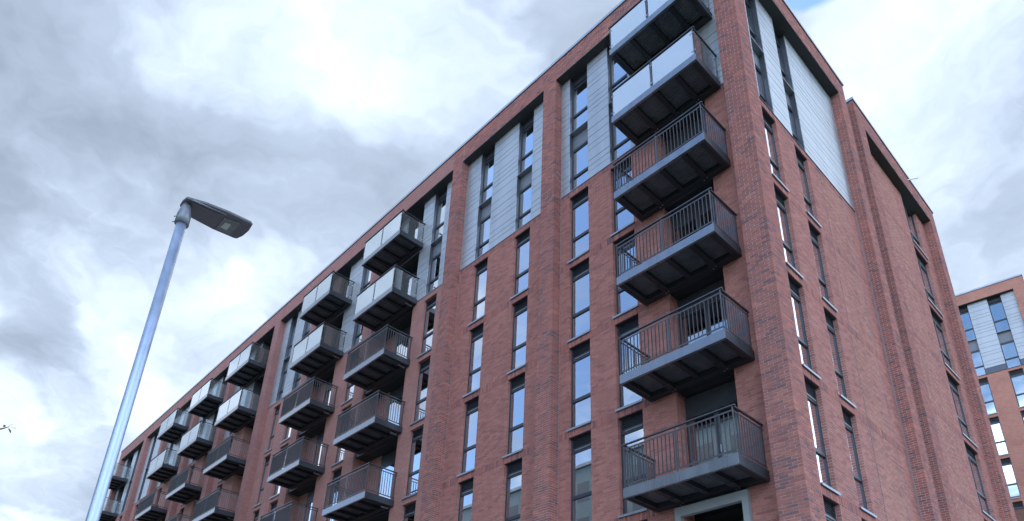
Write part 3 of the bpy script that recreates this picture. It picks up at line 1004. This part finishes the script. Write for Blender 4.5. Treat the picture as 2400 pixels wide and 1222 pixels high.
single_budget = 300
order = []
for c, (x0, x1) in enumerate(BX):
    for k, z in enumerate(BALZ):
        order.append((c, k, x0, x1, z))
for (c, k, x0, x1, z) in order:
    W = x1 - x0
    D = BB - BF
    m = bal_meshes(W)
    glass = k >= 4
    b = link('balcony', m['deck'], 'beam_metal', building, (x0, BF, z + ZO))
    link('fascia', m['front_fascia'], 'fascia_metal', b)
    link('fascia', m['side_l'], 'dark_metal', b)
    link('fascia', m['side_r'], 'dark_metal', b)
    link('soffit', m['soffit'], 'grating', b)
    for f in (0.04, 0.27, 0.52, 0.76, 0.96):
        link('beam', m['beam'], 'beam_metal', b, (W * f, 0, 0))
        if f in (0.27, 0.76):
            link('bracket', m['bracket'], 'beam_metal', b, (W * f, 0, 0))
            if c == 0:
                link('bolt', m['bolt'], 'steel', b, (W * f + 0.05, 0, 0))
                link('bolt', m['bolt'], 'steel', b, (W * f - 0.05, 0.04, 0))
    link('back_beam', m['back_beam'], 'beam_metal', b)
    y_in = 0.035
    xs = (0.035, W / 2, W - 0.035)
    hr = link('handrail', m['handrail'], 'rail_metal', b, (0, y_in, 0))
    for x in (0.035, W - 0.035):
        link('handrail', m['handrail_side'], 'rail_metal', b, (x, y_in, 0))
        p = link('post', m['post'], 'rail_metal', b, (x, D - 0.06, 0), math.pi / 2)
    for x in xs:
        link('post', m['post'], 'rail_metal', b, (x, y_in, 0), 0.0 if x == W / 2 else math.pi / 2)
    if glass:
        link('glass_panel', m['glass'], 'frosted_glass', b, (0, y_in, 0))
        link('glass_panel', m['glass'], 'frosted_glass', b, (W / 2 - 0.005, y_in, 0))
        for x in (0.035, W - 0.035):
            link('glass_panel', m['glass_side'], 'balcony_glass', b, (x, y_in, 0))
        for zz_ in (0.42, 1.16):
            for x in (0.06, W / 2, W - 0.06):
                link('clamp', m['clamp'], 'steel', b, (x, y_in, zz_))
            for x in (0.035, W - 0.035):
                link('clamp', m['clamp'], 'steel', b, (x, D - 0.10, zz_), math.pi / 2)
    else:
        for zz_ in (1.275, 0.34):
            link('rail', m['rail'], 'rail_metal', b, (0, y_in, zz_))
            for x in (0.035, W - 0.035):
                link('rail', m['rail_side'], 'rail_metal', b, (x, y_in, zz_))
        n = int(round((W - 0.07) / 0.108))
        spots = []
        for i in range(1, n):
            x = 0.035 + (W - 0.07) * i / n
            if abs(x - W / 2) > 0.035:
                spots.append((x, y_in, 0.0))
        ns = int(round((D - 0.1) / 0.108))
        for i in range(1, ns):
            for x in (0.035, W - 0.035):
                spots.append((x, y_in + (D - 0.095) * i / ns, math.pi / 2))
        if single_budget >= len(spots):
            single_budget -= len(spots)
            for (x, y, r) in spots:
                link('baluster', m['baluster'], 'rail_metal', b, (x, y, 0), r)
        else:
            for (x, y, r) in spots:
                w, t = (0.005, 0.020) if r == 0 else (0.020, 0.005)
                far_balusters.append((x0 + x - w, x0 + x + w, BF + y - t, BF + y + t, z + 0.36, z + 1.255))
    if c in (1, 2, 3) and k in (1, 2, 3, 4):
        link('drain_pipe', m['downpipe'], 'steel', b, (W * 0.93, 0, 0))
stuff(link('baluster', boxes_mesh('baluster_rows', far_balusters, zo=ZO), 'rail_metal', building))

# ------------------------------------------------------------------ tower block behind on the right
tower = empty('tower_block', (-3.58, 39.41, 0.0), math.radians(7.2))
tag(tower, 'orange brick tower block behind the far right corner of the long building', 'building')
tz = ZO


def tbox(name, b, mat, parent=tower):
    return link(name, boxes_mesh(name, [(b[0], b[1], b[2], b[3], b[4] + tz, b[5] + tz)]), mat, parent)


T0, T1 = -14.0, 3.89
tp0, tp1, ttop = 27.27, 33.22, 34.05
tbox('pier', (3.2, T1, 0.0, 0.6, GROUND, ttop), 'far_orange')
tbox('pier', (-2.6, -1.9, 0.0, 0.6, GROUND, ttop), 'far_orange')
tbox('parapet', (-1.899, 3.199, 0.001, 0.5, tp1, ttop - 0.002), 'far_orange')
tbox('wall', (T0, -2.601, 0.0, 0.6, GROUND, ttop - 0.003), 'far_orange')
tbox('wall', (T0, 3.88, 0.62, 14.0, GROUND, ttop - 0.004), 'far_orange')
tbox('coping', (T0 - 0.05, T1 + 0.05, -0.05, 14.05, ttop + 0.01, ttop + 0.13), 'coping')
tbox('coping_clip', (T0, T1 + 0.02, -0.02, 14.0, ttop - 0.001, ttop + 0.01), 'dark_metal')
tbox('soffit', (-1.898, 3.198, 0.01, 0.6, tp1 - 0.03, tp1 - 0.002), 'soffit_board')
tcols = [(-0.55, 0.85), (1.54, 0.83)]
tstrips = [(-1.898, -0.55), (0.30, 1.54), (2.37, 3.198)]
tsills = [24.2 - STOREY * k for k in range(8)]
for (a, b) in tstrips:
    tbox('wall', (a, b, 0.25, 0.6, GROUND, tp0 - 0.03), 'far_orange')
    ck = tbox('cladding', (a + 0.003, b - 0.003, 0.276, 0.6, tp0, tp1), 'reveal_metal')
    zc = tp1
    for i, h in enumerate(PATTERN):
        z0 = max(zc - h, tp0)
        if z0 < tp0 + 0.15:
            z0 = tp0
        bx = (a + 0.004, b - 0.004, 0.25, 0.274, z0 + 0.010, zc - 0.010)
        link('plank', boxes_mesh('plank', [(bx[0], bx[1], bx[2], bx[3], bx[4] + tz, bx[5] + tz)]), 'cladding', ck)
        zc = z0
        if zc <= tp0:
            break
for (u, W) in tcols:
    for s in tsills:
        d = window_meshes(W, 'brick')
        o = link('window', d['frame'], 'frame_metal', tower, (u, 0.25, s + 0.03 + tz))
        link('pane', d['lower_pane'], 'window_glass', o); link('pane', d['upper_pane'], 'window_glass', o)
        link('sill', d['sill'], 'sill_metal', o); link('louvre', d['louvre'], 'frame_metal', o)
        link('curtain', d['curtain_side'], 'curtain', o)
        tbox('lintel', (u + 0.002, u + W - 0.002, 0.252, 0.5, s + 2.86, s + 3.1), 'far_orange')
    d = window_meshes(W, 'low')
    o = link('window', d['frame'], 'frame_metal', tower, (u, 0.25, tp0 + 0.02 + tz))
    for kx in ('lower_pane', 'upper_pane'):
        link('pane', d[kx], 'window_glass', o)
    link('sill', d['sill'], 'sill_metal', o)
    tbox('spandrel', (u, u + W, 0.44, 0.52, tp0 + 2.14, tp0 + 3.0), 'spandrel')
    d = window_meshes(W, 'top')
    o = link('window', d['frame'], 'frame_metal', tower, (u, 0.25, tp0 + 3.0 + tz))
    for kx in ('lower_pane', 'upper_pane'):
        link('pane', d[kx], 'window_glass', o)
    link('sill', d['sill'], 'sill_metal', o); link('louvre', d['louvre'], 'frame_metal', o)
    link('curtain', d['curtain_side'], 'curtain', o)
    tbox('head_panel', (u, u + W, 0.45, 0.52, tp0 + 5.63, tp1), 'frame_metal')
tbox('flashing', (-1.897, 3.197, 0.22, 0.44, tp0 - 0.03, tp0 - 0.002), 'dark_metal')

# ------------------------------------------------------------------ block across the street (mirrored in the lower windows)
opp = empty('street_block', (0, 0, 0))
tag(opp, 'grey block across the street, mirrored dimly in the lower windows', 'building')
link('wall', boxes_mesh('wall', [(-54.0, -6.0, -42.0, -28.0, 0.0, 26.5)]), 'render_grey', opp)
link('roof', boxes_mesh('roof', [(-54.2, -5.8, -42.2, -27.8, 26.51, 26.8)]), 'coping', opp)
wm = boxes_mesh('window', [(0, 1.3, -0.03, 0.02, 0, 1.7)])
for fx in range(16):
    for fz in range(8):
        link('window', wm, 'spandrel', opp, (-52.5 + fx * 2.9, -28.0, 1.0 + fz * 3.2))

# ------------------------------------------------------------------ street lamp
def ring_mesh(name, rings, seg=24, cap=True):
    vs, fs = [], []
    for (x, y, z, r) in rings:
        for i in range(seg):
            a = 2 * math.pi * i / seg
            vs.append((x + r * math.cos(a), y + r * math.sin(a), z))
    for k in range(len(rings) - 1):
        for i in range(seg):
            j = (i + 1) % seg
            fs.append((k * seg + i, k * seg + j, (k + 1) * seg + j, (k + 1) * seg + i))
    if cap:
        fs.append(tuple(range(seg - 1, -1, -1)))
        fs.append(tuple(range((len(rings) - 1) * seg, len(rings) * seg)))
    me = bpy.data.meshes.new(name)
    me.from_pydata(vs, [], fs)
    for p in me.polygons:
        p.use_smooth = len(p.vertices) == 4
    return me


LX, LY = -0.233, -12.250
lamp = empty('street_lamp', (LX, LY, 0.0))
tag(lamp, 'galvanised street lamp post with flat dark LED head left of the building', 'street lamp')
link('pole', ring_mesh('pole', [(0, 0, 0.10, 0.075), (0, 0, 1.3, 0.075), (0, 0, 1.38, 0.046), (0, 0, 4.0, 0.0455), (0, 0, 6.30, 0.045)]), 'galvanised', lamp)
link('door', boxes_mesh('door', [(-0.04, 0.04, -0.079, -0.07, 0.5, 1.05)]), 'lamp_collar', lamp)
collar = link('collar', ring_mesh('collar', [(0, 0, 6.255, 0.054), (0, 0, 6.256, 0.064), (0, 0, 6.36, 0.062), (0.0, 0.0, 6.45, 0.046), (0, 0.0, 6.497, 0.034)]), 'lamp_collar', lamp)
for zs in (6.31, 6.375):
    link('screw', ring_mesh('screw', [(0, 0, 0, 0.005), (0, 0, 0.055, 0.005)], 8), 'steel', collar, (-0.05, -0.03, zs)).rotation_euler = (math.radians(90), 0, math.radians(-55))
# head: plan outline swept between an underside and a crowned top
plan = [(-0.307, -12.297), (-0.224, -12.300), (-0.149, -12.288), (-0.086, -12.121), (-0.045, -11.921), (-0.025, -11.705), (-0.045, -11.680),
        (-0.159, -11.668), (-0.275, -11.680), (-0.350, -11.705), (-0.364, -11.73), (-0.392, -11.939), (-0.388, -12.159), (-0.35, -12.26)]
pl = np.array(plan) - np.array([LX, LY])
cx, cy = pl.mean(0)
rings = []
for (s, dz) in ((0.93, -0.006), (0.985, 0.0), (1.0, 0.012), (0.99, 0.020), (0.86, 0.034), (0.55, 0.046), (0.2, 0.050)):
    rings.append(np.column_stack([cx + (pl[:, 0] - cx) * s, cy + (pl[:, 1] - cy) * s, np.full(len(pl), 6.50 + dz)]))
vs = np.concatenate(rings)
N = len(pl)
fs = [(k * N + i, k * N + (i + 1) % N, (k + 1) * N + (i + 1) % N, (k + 1) * N + i) for k in range(len(rings) - 1) for i in range(N)]
fs += [tuple(range(N - 1, -1, -1)), tuple(range((len(rings) - 1) * N, len(rings) * N))]
hm = bpy.data.meshes.new('lamp_head')
hm.from_pydata([tuple(v) for v in vs], [], fs)
head = link('lamp_head', hm, 'lamp_body', lamp)


def prism(name, pts, z0, z1):
    n = len(pts)
    v = [(x - LX, y - LY, z0) for x, y in pts] + [(x - LX, y - LY, z1) for x, y in pts]
    f = [tuple(range(n - 1, -1, -1)), tuple(range(n, 2 * n))] + [(i, (i + 1) % n, n + (i + 1) % n, n + i) for i in range(n)]
    m_ = bpy.data.meshes.new(name)
    m_.from_pydata(v, [], f)
    return m_


link('led_panel', prism('led_panel', [(-0.130, -11.925), (-0.095, -11.78), (-0.335, -11.785), (-0.345, -11.925)], 6.484, 6.494), 'lamp_panel', head)
link('lens', prism('lens', [(-0.183, -11.893), (-0.171, -11.839), (-0.279, -11.841), (-0.277, -11.904)], 6.478, 6.4838), 'lamp_lens', head)
link('rib', prism('rib', [(-0.130, -12.24), (-0.118, -12.235), (-0.075, -11.93), (-0.083, -11.93)], 6.484, 6.4938), 'lamp_collar', head)
link('gear_hatch', prism('gear_hatch', [(-0.29, -12.23), (-0.15, -12.23), (-0.12, -11.96), (-0.35, -11.96)], 6.489, 6.4938), 'lamp_body', head)

# ------------------------------------------------------------------ tree whose twig reaches in at the left edge
def tube(name, pts, r0, r1, seg=7):
    vs, fs = [], []
    n = len(pts)
    for i, p in enumerate(pts):
        a = Vector(pts[max(i - 1, 0)]); b = Vector(pts[min(i + 1, n - 1)])
        t = (b - a).normalized()
        s = t.cross(Vector((0.3, 0.2, 0.9))).normalized(); u = t.cross(s)
        r = r0 + (r1 - r0) * i / (n - 1)
        for k in range(seg):
            q = Vector(p) + (s * math.cos(2 * math.pi * k / seg) + u * math.sin(2 * math.pi * k / seg)) * r
            vs.append(tuple(q))
    for i in range(n - 1):
        for k in range(seg):
            j = (k + 1) % seg
            fs.append((i * seg + k, i * seg + j, (i + 1) * seg + j, (i + 1) * seg + k))
    m_ = bpy.data.meshes.new(name)
    m_.from_pydata(vs, [], fs)
    return m_


TX, TY = -5.6, -17.0
tree = empty('young_tree', (TX, TY, 0.0))
tag(tree, 'young tree off the left edge, only one leafy twig reaching into view', 'tree')
TB = Vector((TX, TY, 0))
link('trunk', tube('trunk', [(0, 0, 0), (0.05, 0.02, 1.2), (0.02, 0.08, 2.4), (0.1, 0.05, 3.6), (0.05, 0.1, 5.0)], 0.085, 0.03), 'bark', tree)
tipw = Vector((-3.415, -12.752, 3.398 + ZO)) - TB
branch = link('branch', tube('branch', [(0.02, 0.08, 2.6), tipw * 0.35 + Vector((0.0, 0.0, 1.9)), tipw * 0.7 + Vector((0, 0, 1.25)), tipw * 0.93 + Vector((0.0, 0.0, 0.33)), tipw + Vector((-0.02, -0.03, -0.005)), tipw + Vector((0.025, 0.03, 0.03))], 0.03, 0.004), 'bark', tree)
for i in range(6):
    a = i * 1.05 + 2.2
    rr = 1.0 + 0.3 * random.random()
    ex = (math.cos(a) * rr - 0.3, math.sin(a) * rr - 0.5, 3.6 + 0.35 * i)
    link('branch', tube('branch', [(0.02, 0.05, 2.1 + 0.4 * i), (ex[0] * 0.5, ex[1] * 0.5, 3.0 + 0.37 * i), ex], 0.028, 0.006), 'bark', tree)


def leaf_quads(center, size, rot):
    """a leaf: six points bent along the midrib"""
    pts = [(0, 0, 0), (0.28, 0.24, 0.03), (0.7, 0.2, 0.05), (1.0, 0, -0.04), (0.7, -0.2, 0.05), (0.28, -0.24, 0.03)]
    return [tuple(Vector(center) + rot @ (Vector(p) * size)) for p in pts]


vs, fs = [], []
from mathutils import Euler
for i in range(1500):
    a = random.uniform(0, 2 * math.pi); h = random.uniform(2.9, 6.4)
    rad = 1.15 * math.sin((h - 2.6) / 4.0 * math.pi) * math.sqrt(random.random())
    c = (math.cos(a) * rad - 0.3, math.sin(a) * rad - 0.5, h)
    base = len(vs)
    vs += leaf_quads(c, random.uniform(0.06, 0.1), Euler((random.uniform(0, 6), random.uniform(-0.8, 0.8), random.uniform(0, 6))).to_matrix())
    fs += [(base, base + 1, base + 2, base + 3), (base, base + 3, base + 4, base + 5)]
cm = bpy.data.meshes.new('crown')
cm.from_pydata(vs, [], fs)
stuff(link('crown', cm, 'leaf', tree))
for (off, e, s) in [((0.015, 0.02, 0.03), (0.5, -0.9, 1.1), 0.06), ((0.03, 0.04, 0.02), (0.4, 0.15, 0.6), 0.085), ((0.02, 0.03, 0.015), (0.3, 1.0, 0.9), 0.075),
                    ((-0.01, -0.02, 0.02), (0.9, -0.9, 2.6), 0.055)]:
    lv = leaf_quads((0, 0, 0), s, Euler(e).to_matrix())
    lm = bpy.data.meshes.new('leaf')
    lm.from_pydata(lv, [], [(0, 1, 2, 3), (0, 3, 4, 5)])
    link('leaf', lm, 'leaf', branch, tuple(tipw + Vector(off)))
